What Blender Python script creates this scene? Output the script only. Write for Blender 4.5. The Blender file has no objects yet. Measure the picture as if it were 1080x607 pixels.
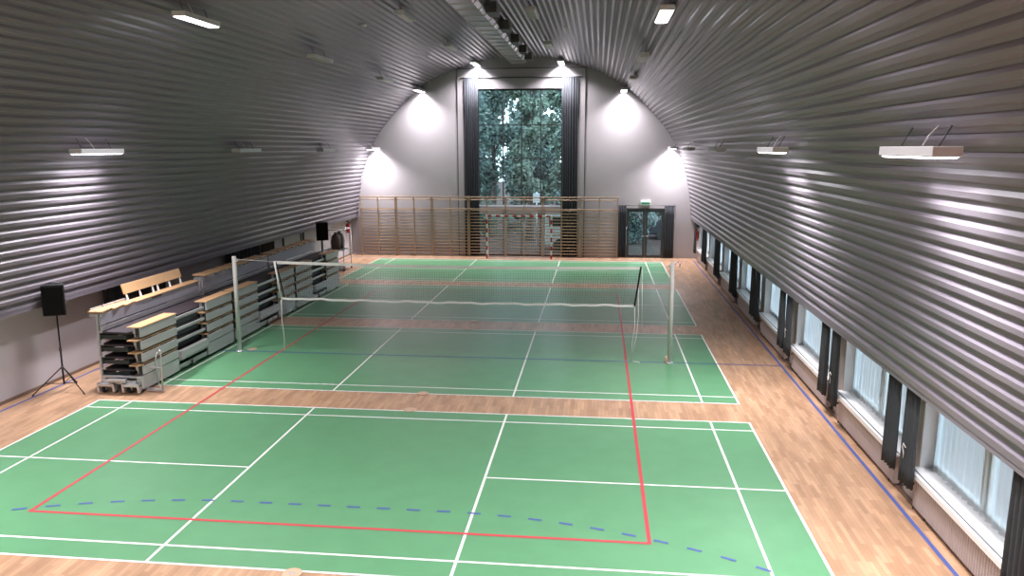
import bpy, math, random
from mathutils import Matrix, Vector
random.seed(7)
PI = math.pi
sc = bpy.context.scene
COL = sc.collection

# ------------------------------------------------------------------ materials
def mat(name, col, rough=.5, metal=0.0, spec=.5, noise=0.0, nscale=8.0, bump=0.0, alpha=None, tint=None):
    m = bpy.data.materials.new(name); m.use_nodes = True
    nt = m.node_tree; b = nt.nodes['Principled BSDF']
    b.inputs['Base Color'].default_value = (*col, 1)
    b.inputs['Roughness'].default_value = rough
    b.inputs['Metallic'].default_value = metal
    b.inputs['Specular IOR Level'].default_value = spec
    if noise or bump:
        tc = nt.nodes.new('ShaderNodeTexCoord'); nz = nt.nodes.new('ShaderNodeTexNoise')
        nz.inputs['Scale'].default_value = nscale; nz.inputs['Detail'].default_value = 4
        nt.links.new(tc.outputs['Object'], nz.inputs['Vector'])
        if noise:
            mx = nt.nodes.new('ShaderNodeMix'); mx.data_type = 'RGBA'
            t = tint or tuple(c*(1-noise) for c in col)
            mx.inputs[6].default_value = (*[min(1, c*(1+noise*.6)) for c in col], 1)
            mx.inputs[7].default_value = (*t, 1)
            nt.links.new(nz.outputs['Fac'], mx.inputs[0]); nt.links.new(mx.outputs[2], b.inputs['Base Color'])
        if bump:
            bp = nt.nodes.new('ShaderNodeBump'); bp.inputs['Strength'].default_value = bump; bp.inputs['Distance'].default_value = .02
            nt.links.new(nz.outputs['Fac'], bp.inputs['Height']); nt.links.new(bp.outputs['Normal'], b.inputs['Normal'])
    return m

def emit(name, col, s):
    m = bpy.data.materials.new(name); m.use_nodes = True
    b = m.node_tree.nodes['Principled BSDF']
    b.inputs['Base Color'].default_value = (*col, 1)
    b.inputs['Emission Color'].default_value = (*col, 1); b.inputs['Emission Strength'].default_value = s
    return m

def glassmat(name, tint=(.82, .93, .93)):
    m = bpy.data.materials.new(name); m.use_nodes = True; nt = m.node_tree
    for n in list(nt.nodes): nt.nodes.remove(n)
    out = nt.nodes.new('ShaderNodeOutputMaterial'); tr = nt.nodes.new('ShaderNodeBsdfTransparent'); gl = nt.nodes.new('ShaderNodeBsdfGlossy')
    fr = nt.nodes.new('ShaderNodeFresnel'); mx = nt.nodes.new('ShaderNodeMixShader')
    tr.inputs[0].default_value = (*tint, 1); gl.inputs['Roughness'].default_value = .02; fr.inputs[0].default_value = 1.45
    nt.links.new(fr.outputs[0], mx.inputs[0]); nt.links.new(tr.outputs[0], mx.inputs[1]); nt.links.new(gl.outputs[0], mx.inputs[2])
    nt.links.new(mx.outputs[0], out.inputs[0]); return m

def sheermat(name, col, clear):
    m = bpy.data.materials.new(name); m.use_nodes = True; nt = m.node_tree
    for n in list(nt.nodes): nt.nodes.remove(n)
    out = nt.nodes.new('ShaderNodeOutputMaterial'); tr = nt.nodes.new('ShaderNodeBsdfTransparent')
    tl = nt.nodes.new('ShaderNodeBsdfTranslucent'); df = nt.nodes.new('ShaderNodeBsdfDiffuse')
    m1 = nt.nodes.new('ShaderNodeMixShader'); m2 = nt.nodes.new('ShaderNodeMixShader')
    tl.inputs[0].default_value = (*col, 1); df.inputs[0].default_value = (*col, 1)
    m1.inputs[0].default_value = .5; m2.inputs[0].default_value = clear
    nt.links.new(tl.outputs[0], m1.inputs[1]); nt.links.new(df.outputs[0], m1.inputs[2])
    nt.links.new(m1.outputs[0], m2.inputs[1]); nt.links.new(tr.outputs[0], m2.inputs[2])
    nt.links.new(m2.outputs[0], out.inputs[0]); return m

def parquet():
    m = bpy.data.materials.new('parquet'); m.use_nodes = True; nt = m.node_tree; b = nt.nodes['Principled BSDF']
    tc = nt.nodes.new('ShaderNodeTexCoord'); mp = nt.nodes.new('ShaderNodeMapping'); mp.inputs['Rotation'].default_value = (0, 0, PI/2)
    nt.links.new(tc.outputs['Object'], mp.inputs['Vector'])
    br = nt.nodes.new('ShaderNodeTexBrick')
    br.inputs['Scale'].default_value = 1; br.inputs['Brick Width'].default_value = .46; br.inputs['Row Height'].default_value = .07
    br.inputs['Mortar Size'].default_value = .0015; br.inputs['Bias'].default_value = 0; br.offset = .37; br.offset_frequency = 3
    br.inputs['Color1'].default_value = (.55, .345, .21, 1); br.inputs['Color2'].default_value = (.405, .24, .14, 1); br.inputs['Mortar'].default_value = (.26, .155, .09, 1)
    nt.links.new(mp.outputs[0], br.inputs['Vector'])
    nz = nt.nodes.new('ShaderNodeTexNoise'); nz.inputs['Scale'].default_value = 1.1; nz.inputs['Detail'].default_value = 5
    mp2 = nt.nodes.new('ShaderNodeMapping'); mp2.inputs['Scale'].default_value = (3.2, .8, 1)
    nt.links.new(tc.outputs['Object'], mp2.inputs['Vector']); nt.links.new(mp2.outputs[0], nz.inputs['Vector'])
    mx = nt.nodes.new('ShaderNodeMix'); mx.data_type = 'RGBA'; mx.blend_type = 'OVERLAY'; mx.inputs[0].default_value = .45
    nt.links.new(br.outputs['Color'], mx.inputs[6]); nt.links.new(nz.outputs['Fac'], mx.inputs[7])
    nt.links.new(mx.outputs[2], b.inputs['Base Color'])
    b.inputs['Roughness'].default_value = .33; b.inputs['Specular IOR Level'].default_value = .5
    nz2 = nt.nodes.new('ShaderNodeTexNoise'); nz2.inputs['Scale'].default_value = 3; nt.links.new(tc.outputs['Object'], nz2.inputs['Vector'])
    mr = nt.nodes.new('ShaderNodeMapRange'); mr.inputs['To Min'].default_value = .26; mr.inputs['To Max'].default_value = .44
    nt.links.new(nz2.outputs['Fac'], mr.inputs['Value']); nt.links.new(mr.outputs[0], b.inputs['Roughness'])
    return m

M = {
 'wood_floor': parquet(),
 'green': mat('court_green', (.118, .315, .155), .36, noise=.13, nscale=2.2),
 'line_white': mat('line_white', (.86, .86, .82), .45),
 'line_red': mat('line_red', (.56, .055, .072), .45),
 'line_blue': mat('line_blue', (.07, .11, .33), .45),
 'sheet': mat('vault_sheet', (.168, .151, .174), .36, spec=.6, noise=.06, nscale=.8),
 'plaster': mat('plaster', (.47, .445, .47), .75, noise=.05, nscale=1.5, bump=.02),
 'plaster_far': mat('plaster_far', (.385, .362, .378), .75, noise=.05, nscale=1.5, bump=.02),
 'plaster_w': mat('plaster_warm', (.50, .45, .42), .7, noise=.05, nscale=2),
 'base': mat('baseboard', (.19, .13, .10), .5, noise=.1),
 'alu_grey': mat('panel_grey', (.50, .50, .50), .45, metal=.15, noise=.05, nscale=3),
 'alu_lav': mat('panel_lavender', (.43, .41, .46), .5, noise=.05, nscale=3),
 'alu': mat('aluminium', (.56, .56, .57), .35, metal=.55),
 'steel': mat('galvanised', (.50, .51, .52), .28, metal=.85, noise=.15, nscale=5),
 'dark_steel': mat('dark_steel', (.085, .085, .09), .45, metal=.4),
 'black': mat('black_plastic', (.010, .010, .011), .7, spec=.25),
 'grille': mat('grille', (.008, .008, .009), .85, spec=.15, noise=.4, nscale=120, bump=.2),
 'deck': mat('bleacher_deck', (.034, .025, .031), .65, noise=.15, nscale=20),
 'deckface': mat('bleacher_dark', (.022, .032, .032), .5, noise=.1),
 'beech': mat('beech', (.60, .37, .19), .4, noise=.12, nscale=6),
 'pine': mat('wall_bar_wood', (.40, .275, .18), .5, noise=.12, nscale=10),
 'pale_wood': mat('pale_wood', (.62, .42, .28), .45, noise=.1, nscale=10),
 'white': mat('white_paint', (.78, .78, .78), .4),
 'post': mat('post_paint', (.60, .58, .56), .4),
 'band': mat('net_band', (.83, .82, .79), .7),
 'netcord': mat('net_cord', (.02, .022, .025), .8),
 'cord': mat('white_cord', (.72, .70, .66), .8),
 'curtain': mat('curtain_dark', (.030, .034, .042), .85, noise=.2, nscale=12),
 'curtain_t': mat('curtain_teal', (.036, .043, .048), .85, noise=.2, nscale=12),
 'curtain_b': mat('curtain_brown', (.075, .055, .045), .85, noise=.2, nscale=12),
 'frame_dark': mat('frame_dark', (.035, .042, .045), .4),
 'frame_light': mat('frame_light', (.55, .66, .68), .4),
 'frame_teal': mat('frame_teal', (.045, .12, .13), .4),
 'sill': mat('sill_white', (.80, .80, .79), .3),
 'radiator': mat('radiator', (.44, .375, .35), .45, noise=.04),
 'glass': glassmat('glass', (.84, .94, .95)),
 'glass_side': glassmat('glass_side', (.90, .96, .99)),
 'sheer': sheermat('sheer_net', (.93, .95, .97), .55),
 'lamp_body': mat('lamp_body', (.62, .61, .62), .4),
 'lamp_on': emit('lamp_on', (.96, .94, 1.0), 9.0),
 'lamp_off': mat('lamp_off', (.38, .37, .32), .4),
 'red': mat('red_paint', (.45, .02, .02), .35),
 'goal_red': mat('goal_red', (.50, .03, .04), .4),
 'exit_green': emit('exit_green', (.01, .16, .07), .3),
 'exit_white': emit('exit_white', (.70, .76, .72), .25),
 'blue': mat('blue_strap', (.10, .12, .55), .6),
 'rubber': mat('rubber', (.02, .02, .02), .7),
 'leaf_a': mat('leaf_dark', (.105, .155, .14), .6, noise=.4, nscale=1.2),
 'leaf_b': mat('leaf_mid', (.135, .185, .145), .6, noise=.4, nscale=1.2),
 'leaf_c': mat('leaf_blue', (.115, .165, .165), .6, noise=.4, nscale=1.2),
 'bark': mat('bark', (.06, .05, .045), .9, noise=.4, nscale=6, bump=.4),
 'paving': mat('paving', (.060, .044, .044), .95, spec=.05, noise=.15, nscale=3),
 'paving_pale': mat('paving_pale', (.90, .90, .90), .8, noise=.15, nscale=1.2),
 'house': mat('house_wall', (.40, .39, .43), .8, noise=.05),
 'house_win': mat('house_window', (.10, .11, .14), .2),
 'roof': mat('house_roof', (.12, .07, .06), .8, noise=.2),
 'car': mat('car_dark', (.03, .032, .04), .25, spec=.6),
 'car_glass': mat('car_glass', (.03, .04, .045), .08),
 'sign': mat('sign_pale', (.62, .66, .70), .5),
 'bag': mat('bag_cloth', (.12, .09, .085), .85, noise=.2),
}

# ------------------------------------------------------------------ mesh builder
class MB:
    def __init__(s): s.v = []; s.f = []; s.mi = []; s.sm = []
    def face(s, idx, mi=0, sm=False): s.f.append(tuple(idx)); s.mi.append(mi); s.sm.append(sm)
    def box(s, x0, x1, y0, y1, z0, z1, mi=0):
        n = len(s.v)
        s.v += [(x0,y0,z0),(x1,y0,z0),(x1,y1,z0),(x0,y1,z0),(x0,y0,z1),(x1,y0,z1),(x1,y1,z1),(x0,y1,z1)]
        for q in ((0,3,2,1),(4,5,6,7),(0,1,5,4),(1,2,6,5),(2,3,7,6),(3,0,4,7)): s.face([n+i for i in q], mi)
        return s
    def rbox(s, x0, x1, y0, y1, z0, z1, r=.01, mi=0):   # box with chamfered edges
        n = len(s.v)
        xs, ys, zs = (x0, x1), (y0, y1), (z0, z1); cx, cy, cz = (x0+x1)/2, (y0+y1)/2, (z0+z1)/2
        idx = {}
        for i in (0,1):
            for j in (0,1):
                for k in (0,1):
                    X, Y, Z = xs[i], ys[j], zs[k]; sx, sy, sz = (1-2*i)*r, (1-2*j)*r, (1-2*k)*r
                    idx[i,j,k,0] = len(s.v); s.v.append((X, Y+sy, Z+sz))
                    idx[i,j,k,1] = len(s.v); s.v.append((X+sx, Y, Z+sz))
                    idx[i,j,k,2] = len(s.v); s.v.append((X+sx, Y+sy, Z))
        c = Vector((cx, cy, cz))
        def add(q):
            a = [Vector(s.v[i]) for i in q]; nrm = (a[1]-a[0]).cross(a[2]-a[0]); ctr = sum(a, Vector())/len(a)
            s.face(q if nrm.dot(ctr-c) > 0 else q[::-1], mi)
        for i in (0,1):
            add([idx[i,0,0,0], idx[i,1,0,0], idx[i,1,1,0], idx[i,0,1,0]])
            add([idx[0,i,0,1], idx[1,i,0,1], idx[1,i,1,1], idx[0,i,1,1]])
            add([idx[0,0,i,2], idx[1,0,i,2], idx[1,1,i,2], idx[0,1,i,2]])
            for j in (0,1):
                add([idx[i,j,0,0], idx[i,j,1,0], idx[i,j,1,1], idx[i,j,0,1]])
                add([idx[i,0,j,0], idx[i,1,j,0], idx[i,1,j,2], idx[i,0,j,2]])
                add([idx[0,i,j,1], idx[1,i,j,1], idx[1,i,j,2], idx[0,i,j,2]])
                for k in (0,1): add([idx[i,j,k,0], idx[i,j,k,1], idx[i,j,k,2]])
        return s
    def tube(s, pts, r, n=8, mi=0, cap=True, sm=True):
        pts = [Vector(p) for p in pts]; rs = r if isinstance(r, (list, tuple)) else [r]*len(pts)
        base = len(s.v); up = None
        for i, p in enumerate(pts):
            t = (pts[min(i+1, len(pts)-1)] - pts[max(i-1, 0)]).normalized()
            if up is None:
                up = Vector((0,0,1)) if abs(t.z) < .9 else Vector((1,0,0))
            a = t.cross(up).normalized(); b = a.cross(t).normalized(); up = b
            for k in range(n):
                q = p + (a*math.cos(2*PI*k/n) + b*math.sin(2*PI*k/n))*rs[i]; s.v.append(tuple(q))
        for i in range(len(pts)-1):
            for k in range(n):
                k2 = (k+1) % n
                s.face([base+i*n+k, base+i*n+k2, base+(i+1)*n+k2, base+(i+1)*n+k], mi, sm and n > 4)
        if cap:
            s.face([base+k for k in range(n)][::-1], mi); s.face([base+(len(pts)-1)*n+k for k in range(n)], mi)
        return s
    def poly_ext(s, prof, axis, a, b, mi=0):     # closed 2D profile extruded along an axis
        n = len(s.v); m = len(prof)
        def pt(p, t):
            return {'x': (t, p[0], p[1]), 'y': (p[0], t, p[1]), 'z': (p[0], p[1], t)}[axis]
        s.v += [pt(p, a) for p in prof] + [pt(p, b) for p in prof]
        for i in range(m):
            j = (i+1) % m; s.face([n+i, n+j, n+m+j, n+m+i], mi)
        s.face(list(range(n, n+m))[::-1], mi); s.face(list(range(n+m, n+2*m)), mi); return s
    def build(s, name, mats, parent=None, loc=None, bevel=0, solid=0):
        me = bpy.data.meshes.new(name); me.from_pydata(s.v, [], s.f)
        for m in (mats if isinstance(mats, (list, tuple)) else [mats]): me.materials.append(M[m] if isinstance(m, str) else m)
        me.polygons.foreach_set('material_index', s.mi); me.polygons.foreach_set('use_smooth', s.sm); me.update()
        o = bpy.data.objects.new(name, me); COL.objects.link(o)
        if loc: o.location = loc
        if parent: o.parent = parent
        if bevel:
            b = o.modifiers.new('bevel', 'BEVEL'); b.width = bevel; b.segments = 2; b.limit_method = 'ANGLE'
        if solid:
            b = o.modifiers.new('solid', 'SOLIDIFY'); b.thickness = solid; b.offset = 0
        return o

def build_each(mb, name, mats, parent=None):
    par = list(range(len(mb.v)))
    def find(i):
        while par[i] != i: par[i] = par[par[i]]; i = par[i]
        return i
    for f in mb.f:
        for i in f[1:]: par[find(i)] = find(f[0])
    groups = {}
    for k, f in enumerate(mb.f): groups.setdefault(find(f[0]), []).append(k)
    for ks in groups.values():
        m2 = MB(); rem = {}
        for k in ks:
            for i in mb.f[k]:
                if i not in rem: rem[i] = len(m2.v); m2.v.append(mb.v[i])
            m2.face([rem[i] for i in mb.f[k]], mb.mi[k], mb.sm[k])
        m2.build(name, mats, parent)

def tag(o, label, cat, group=None):
    o['label'] = label; o['category'] = cat
    if group: o['group'] = group
    return o
def thing(name, label, cat, loc=(0,0,0), rz=0, group=None):
    o = bpy.data.objects.new(name, None); o.empty_display_size = .1; COL.objects.link(o)
    o.location = loc; o.rotation_euler = (0, 0, rz); return tag(o, label, cat, group)
def struct(o): o['kind'] = 'structure'; return o
def dup(root, label, loc=None, rz=None):
    def rec(o, par):
        c = o.copy(); COL.objects.link(c)
        if par: c.parent = par
        for ch in list(o.children): rec(ch, c)
        return c
    r = rec(root, None); r['label'] = label
    if loc is not None: r.location = loc
    if rz is not None: r.rotation_euler = (0, 0, rz)
    return r
ORD = ['first', 'second', 'third', 'fourth', 'fifth', 'sixth', 'seventh', 'eighth', 'ninth', 'tenth']

YN, YF = -18.0, 22.9          # near and far ends of the hall
XW = 8.5                      # side wall planes

# ------------------------------------------------------------------ floor and its painted courts
fl = struct(MB().box(-8.9, 8.9, YN, YF+.05, -.2, 0).build('floor', 'wood_floor'))
def slab(mb, x0, x1, y0, y1, z, mi=0):
    n = len(mb.v); mb.v += [(x0,y0,z),(x1,y0,z),(x1,y1,z),(x0,y1,z)]; mb.face([n, n+1, n+2, n+3], mi)
HL = .02
for y0 in (-6.08, 1.107, 8.298, 15.383):
    y1 = y0 + 6.1
    g = MB(); slab(g, -6.7, 6.7, y0, y1, .002); struct(g.build('court_surface', 'green', fl))
    w = MB(); z = .004
    for y in (y0+.02, y0+.46, y1-.46, y1-.02): slab(w, -6.7, 6.7, y-HL, y+HL, z)
    for x in (-6.68, 6.68, -5.94, 5.94, -1.98, 1.98): slab(w, x-HL, x+HL, y0, y1, z+.0004)
    ym = (y0+y1)/2
    slab(w, -6.7, -1.98, ym-HL, ym+HL, z); slab(w, 1.98, 6.7, ym-HL, ym+HL, z)
    struct(w.build('court_lines', 'line_white', fl))
r = MB(); z = .0052; H = .027
slab(r, -4.5, -4.5+2*H, -4.92, 13.12, z); slab(r, 4.5-2*H, 4.5, -4.92, 13.12, z)
slab(r, -4.5, 4.5, -4.92, -4.92+2*H, z+.0002); slab(r, -4.5, 4.5, 13.12-2*H, 13.12, z+.0002)
struct(r.build('volleyball_lines', 'line_red', fl))
b = MB(); z = .0062
slab(b, -8.2, 8.2, 4.13, 4.185, z); slab(b, -8.23, -8.17, YN+.3, 21.98, z); slab(b, 8.17, 8.23, YN+.3, 21.98, z)
slab(b, -8.2, 8.2, 21.93, 21.98, z)
# dashed nine metre arc of the near goal
cy = -13.27
def arc_pt(s):      # s = 0 at the middle; 3 m straight, then quarter circles of 9 m
    if abs(s) <= 1.5: return Vector((s, cy+9.0)), Vector((1, 0))
    a = (abs(s)-1.5)/9.0; sg = 1 if s > 0 else -1
    return Vector((sg*(1.5+9*math.sin(a)), cy+9*math.cos(a))), Vector((math.cos(a), -sg*math.sin(a)))
for k in range(-17, 18):
    s0 = k*.45+.1; n = len(b.v)
    (p0, t0), (p1, t1) = arc_pt(s0), arc_pt(s0+.2)
    for p, t in ((p0, t0), (p1, t1)):
        q = Vector((-t.y, t.x))*.024; b.v += [(p.x-q.x, p.y-q.y, z), (p.x+q.x, p.y+q.y, z)]
    b.face([n, n+2, n+3, n+1])
struct(b.build('handball_lines', 'line_blue', fl))

# ------------------------------------------------------------------ vaulted corrugated ceiling
KEY = [(8.13, 1.88), (8.01, 2.97), (7.79, 4.05), (7.385, 5.15), (6.78, 6.14), (5.81, 7.21), (4.97, 7.96), (4.22, 8.43), (3.1, 8.91), (1.6, 9.32), (0, 9.45)]
def catmull(P, n=24):
    out = []
    for i in range(len(P)-1):
        p0, p1, p2 = P[max(i-1, 0)], P[i], P[i+1]; p3 = P[i+2] if i+2 < len(P) else (-P[-2][0], P[-2][1])
        for k in range(n):
            t = k/n
            out.append(tuple(.5*(2*p1[c]+(p2[c]-p0[c])*t+(2*p0[c]-5*p1[c]+4*p2[c]-p3[c])*t*t+(3*p1[c]-p0[c]-3*p2[c]+p3[c])*t**3) for c in (0, 1)))
    return out + [P[-1]]
half = catmull(KEY)
curve = half + [(-x, z) for x, z in half[-2::-1]]
acc = [0.0]
for a_, b_ in zip(curve, curve[1:]): acc.append(acc[-1] + math.hypot(b_[0]-a_[0], b_[1]-a_[1]))
TOT = acc[-1]
def at_s(s):
    s = min(max(s, 0), TOT); lo, hi = 0, len(acc)-1
    while hi-lo > 1:
        m_ = (lo+hi)//2
        if acc[m_] <= s: lo = m_
        else: hi = m_
    t = (s-acc[lo])/max(acc[hi]-acc[lo], 1e-9); a_, b_ = curve[lo], curve[hi]
    dx, dz = b_[0]-a_[0], b_[1]-a_[1]; L = math.hypot(dx, dz)
    return a_[0]+dx*t, a_[1]+dz*t, -dz/L, dx/L      # point and inward normal
def vault_z(x):
    for a_, b_ in zip(curve, curve[1:]):
        if min(a_[0], b_[0]) <= x <= max(a_[0], b_[0]) and a_[0] != b_[0]:
            return a_[1]+(b_[1]-a_[1])*(x-a_[0])/(b_[0]-a_[0])
    return 9.4
NR = round(TOT/.20); P = TOT/NR
prof = []
for k in range(NR):
    for f, h in ((0, 0), (.24, 0), (.44, .042), (.78, .042), (.98, 0)):
        x, z, nx, nz = at_s((k+f)*P)
        if nx*(-x)+nz*(1.3-z) < 0: nx, nz = -nx, -nz
        prof.append((x+nx*(h-.02), z+nz*(h-.02)))
ys = [YN + (YF-YN)*i/10 for i in range(11)]
v = MB(); n = len(prof)
for y in ys: v.v += [(x, y, z) for x, z in prof]
for i in range(10):
    for k in range(n-1): v.face([i*n+k, i*n+k+1, (i+1)*n+k+1, (i+1)*n+k])
# outer skin so the roof has thickness
o0 = len(v.v); osm = [at_s(TOT*i/60) for i in range(61)]
for y in (YN, YF): v.v += [(x*1.045+0, y, z+.30 if z > 2.2 else z) for x, z, _, _ in osm]
for k in range(60): v.face([o0+k, o0+k+1, o0+61+k+1, o0+61+k])
struct(v.build('ceiling', 'sheet'))
for s, nm in ((1, 'trim_1'), (-1, 'trim_2')):
    t = MB().box(*sorted((s*8.10, s*9.0)), YN, YF, 1.93, 2.02); t.box(*sorted((s*8.10, s*8.13)), YN, YF, 1.875, 1.94)
    struct(t.build(nm, 'sheet'))

# ------------------------------------------------------------------ end walls
def arch_wall(mb, y0, y1, holes, x0, x1, steps):
    """wall between y0 and y1 under the vault, cut by rectangular holes (xa, xb, za, zb)"""
    xs = sorted({x0, x1, *[h for hh in holes for h in hh[:2]], *[x0+(x1-x0)*i/steps for i in range(steps+1)]})
    for xa, xb in zip(xs, xs[1:]):
        if xb-xa < 1e-6: continue
        def top(x): return (vault_z(x) if abs(x) < 8.05 else 2.0) + .12
        xm = (xa+xb)/2; spans = [(0.0, None)]
        for (ha, hb, za, zb) in holes:
            if ha-1e-6 <= xm <= hb+1e-6: spans = ([(0.0, za)] if za > 0 else []) + [(zb, None)]
        for z0, z1 in spans:
            ta, tb = (top(xa), top(xb)) if z1 is None else (z1, z1)
            n = len(mb.v)
            mb.v += [(xa,y0,z0),(xb,y0,z0),(xb,y1,z0),(xa,y1,z0),(xa,y0,ta),(xb,y0,tb),(xb,y1,tb),(xa,y1,ta)]
            for q in ((0,3,2,1),(4,5,6,7),(0,1,5,4),(1,2,6,5),(2,3,7,6),(3,0,4,7)): mb.face([n+i for i in q])
w = MB(); arch_wall(w, YF, YF+.3, [(-2.08, 2.02, 0, 7.97), (5.02, 6.92, 0, 2.38)], -8.9, 8.9, 60)
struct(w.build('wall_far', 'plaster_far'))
w = MB(); arch_wall(w, YN-.3, YN, [], -8.9, 8.9, 40); struct(w.build('wall_near', 'plaster'))
# raised surround of the tall window
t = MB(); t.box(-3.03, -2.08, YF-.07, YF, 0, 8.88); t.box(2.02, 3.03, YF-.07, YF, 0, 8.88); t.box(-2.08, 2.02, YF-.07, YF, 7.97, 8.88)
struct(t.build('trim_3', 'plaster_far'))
t = MB(); t.box(-3.07, -3.03, YF-.05, YF, 0, 8.92); t.box(3.03, 3.07, YF-.05, YF, 0, 8.92); t.box(-3.03, 3.03, YF-.05, YF, 8.88, 8.92)  # dark strip that draws the shadow gap round the surround as solid colour
struct(t.build('trim_shadow_gap', 'dark_steel'))
t = MB(); t.box(-2.9, 2.9, YF-.10, YF-.07, 8.46, 8.49); struct(t.build('trim_5', 'frame_dark'))
struct(MB().box(-8.45, -3.1, YF-.02, YF, 0, .08).build('baseboard_far', 'plaster'))

# tall window
wf = MB(); Y0, Y1 = YF+.02, YF+.10
for x in (-2.08, 1.96): wf.box(x, x+.06, Y0, Y1, 0, 7.97)
for x in (-.86, .03, .95): wf.box(x-.028, x+.028, Y0, Y1, 0, 7.97)
for z0, z1 in ((7.89, 7.97), (6.27, 6.32), (4.70, 4.74), (2.42, 2.50), (0, .09), (1.02, 1.06)): wf.box(-2.08, 2.02, Y0, Y1, z0, z1)
win = struct(wf.build('window_9', 'frame_dark'))
tb = MB().box(-2.06, 2.0, YF-.09, YF+.01, 2.12, 2.44); o = tb.build('transom_panel', 'plaster_far', win)
tb = MB().box(-2.06, 2.0, YF-.02, YF+.02, 2.44, 2.49); tb.build('transom_ledge', 'frame_light', win)
xs_ = (-2.02, -.888, .002, .922, 1.96)
xl = (-2.02, -.832, .058, .978)
for i, (xa, xb) in enumerate(zip(xl, (-.888, .002, .922, 1.96))):
    for za, zb in ((.09, 1.02), (1.06, 2.42), (2.50, 4.70), (4.74, 6.27), (6.32, 7.89)):
        MB().box(xa, xb, YF+.055, YF+.065, za, zb).build('pane', 'glass', win)

# double glazed door
df = MB()
for x in (5.02, 6.85): df.box(x, x+.07, YF-.01, YF+.09, 0, 2.38)
df.box(5.02, 6.92, YF-.01, YF+.09, 2.29, 2.38); df.box(5.09, 6.85, YF-.01, YF+.09, 0, .03)
door = struct(df.build('door_1', 'frame_dark'))
for xa, xb, hx in ((5.10, 5.965, 5.90), (5.975, 6.84, 6.04)):
    l = MB(); l.box(xa, xa+.11, YF+.01, YF+.07, .03, 2.29); l.box(xb-.11, xb, YF+.01, YF+.07, .03, 2.29)
    l.box(xa+.11, xb-.11, YF+.01, YF+.07, .03, .13); l.box(xa+.11, xb-.11, YF+.01, YF+.07, 2.20, 2.29)
    leaf = l.build('door_leaf', 'frame_dark', door)
    MB().box(xa+.11, xb-.11, YF+.035, YF+.045, .13, 2.20).build('glass_panel', 'glass', leaf)
    MB().tube([(hx, YF+.01, 1.05), (hx, YF-.04, 1.05), (hx+(.1 if hx < 5.95 else -.1)*-1, YF-.04, 1.05)], .012).build('door_handle', 'alu', leaf)

# ------------------------------------------------------------------ side walls
PY = [-3.13 + 3.64*k for k in range(-4, 8)]          # pilaster centres
w = MB()
w.box(-XW-.3, -XW, YN, YF, 0, 1.98); struct(w.build('wall_left', 'plaster'))
struct(MB().box(-XW, -XW+.02, YN, YF, 0, .07).build('baseboard_left', 'base'))
w = MB(); w.box(XW, XW+.35, YN, YF, 0, .58)
w.box(XW, XW+.35, YN, YF, 1.90, 1.98)
w.box(8.45, XW+.35, 22.1, YF, 0, 1.94)
for y in PY[:-1]: w.box(XW-.06, XW+.35, y-.24, y+.24, 0, 1.94)
w.box(XW, XW+.35, YN, PY[0], .58, 1.94)
struct(w.build('wall_right', 'plaster_w'))
t = MB(); t.box(8.40, 8.44, YN, YF, 0, .055); struct(t.build('baseboard_right', 'base'))

WIN_Y = [(a+.24, b_-.24) for a, b_ in zip(PY, PY[1:])]
WIN_Y[-1] = (WIN_Y[-1][0], 22.1)
vis = list(range(2, len(WIN_Y)))[::-1]        # counted from the far end
for n_, i in enumerate(vis):
    ya, yb = WIN_Y[i]; L = yb-ya; ym = (ya+yb)/2
    f = MB(); X0, X1 = 8.64, 8.71
    f.box(X0, X1, ya, yb, .62, .69); f.box(X0, X1, ya, yb, 1.84, 1.90)
    for y in (ya, yb-.07): f.box(X0, X1, y, y+.07, .69, 1.84)
    f.box(X0, X1, ym-.055, ym+.055, .69, 1.84)
    wo = struct(f.build('window_%d' % (n_+1), 'frame_teal'))
    s = MB(); s.box(8.45, X0, yb-.012, yb-.001, .621, 1.90); s.box(8.45, X0, ya+.001, ya+.012, .621, 1.90); s.build('window_reveal', 'sill', wo)
    for a, b_ in ((ya+.07, ym-.055), (ym+.055, yb-.07)):
        s = MB(); s.box(X0-.02, X0+.03, a, a+.05, .69, 1.84); s.box(X0-.02, X0+.03, b_-.05, b_, .69, 1.84)
        s.box(X0-.02, X0+.03, a+.05, b_-.05, .69, .74); s.box(X0-.02, X0+.03, a+.05, b_-.05, 1.79, 1.84)
        so = s.build('sash', 'frame_light', wo)
        MB().box(X0, X0+.01, a+.05, b_-.05, .74, 1.79).build('pane', 'glass_side', so)
    s = MB(); s.box(8.29, 8.64, ya-.02, yb+.02, .585, .62); s.box(8.275, 8.29, ya-.02, yb+.02, .55, .625)
    s.build('window_sill', 'sill', wo)
    s = MB(); s.box(8.33, 8.345, ya, yb, .621, .628); s.build('sill_groove', 'dark_steel', wo)

# radiators under the windows
def wavy(name, m, y0, y1, x, z0, z1, folds, amp, parent=None, axis='y', top_pinch=0.0, thick=.006, gather=0.0):
    mb = MB(); N = folds*10; R = 6
    for j in range(R+1):
        tz = j/R; z = z0+(z1-z0)*tz
        for i in range(N+1):
            u = i/N; wv = math.sin(u*folds*2*PI + .6*math.sin(7*u))*amp*(1-.35*tz) + .3*amp*math.sin(u*folds*4.7+2*tz)
            c = y0+(y1-y0)*u; c += gather*(1-tz)*( .5-u)*(y1-y0)
            mb.v.append((x+wv, c, z) if axis == 'y' else (c, x+wv, z))
    for j in range(R):
        for i in range(N):
            a = j*(N+1)+i; mb.face([a, a+1, a+N+2, a+N+1], 0, True)
    return mb.build(name, m, parent, solid=thick)

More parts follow.
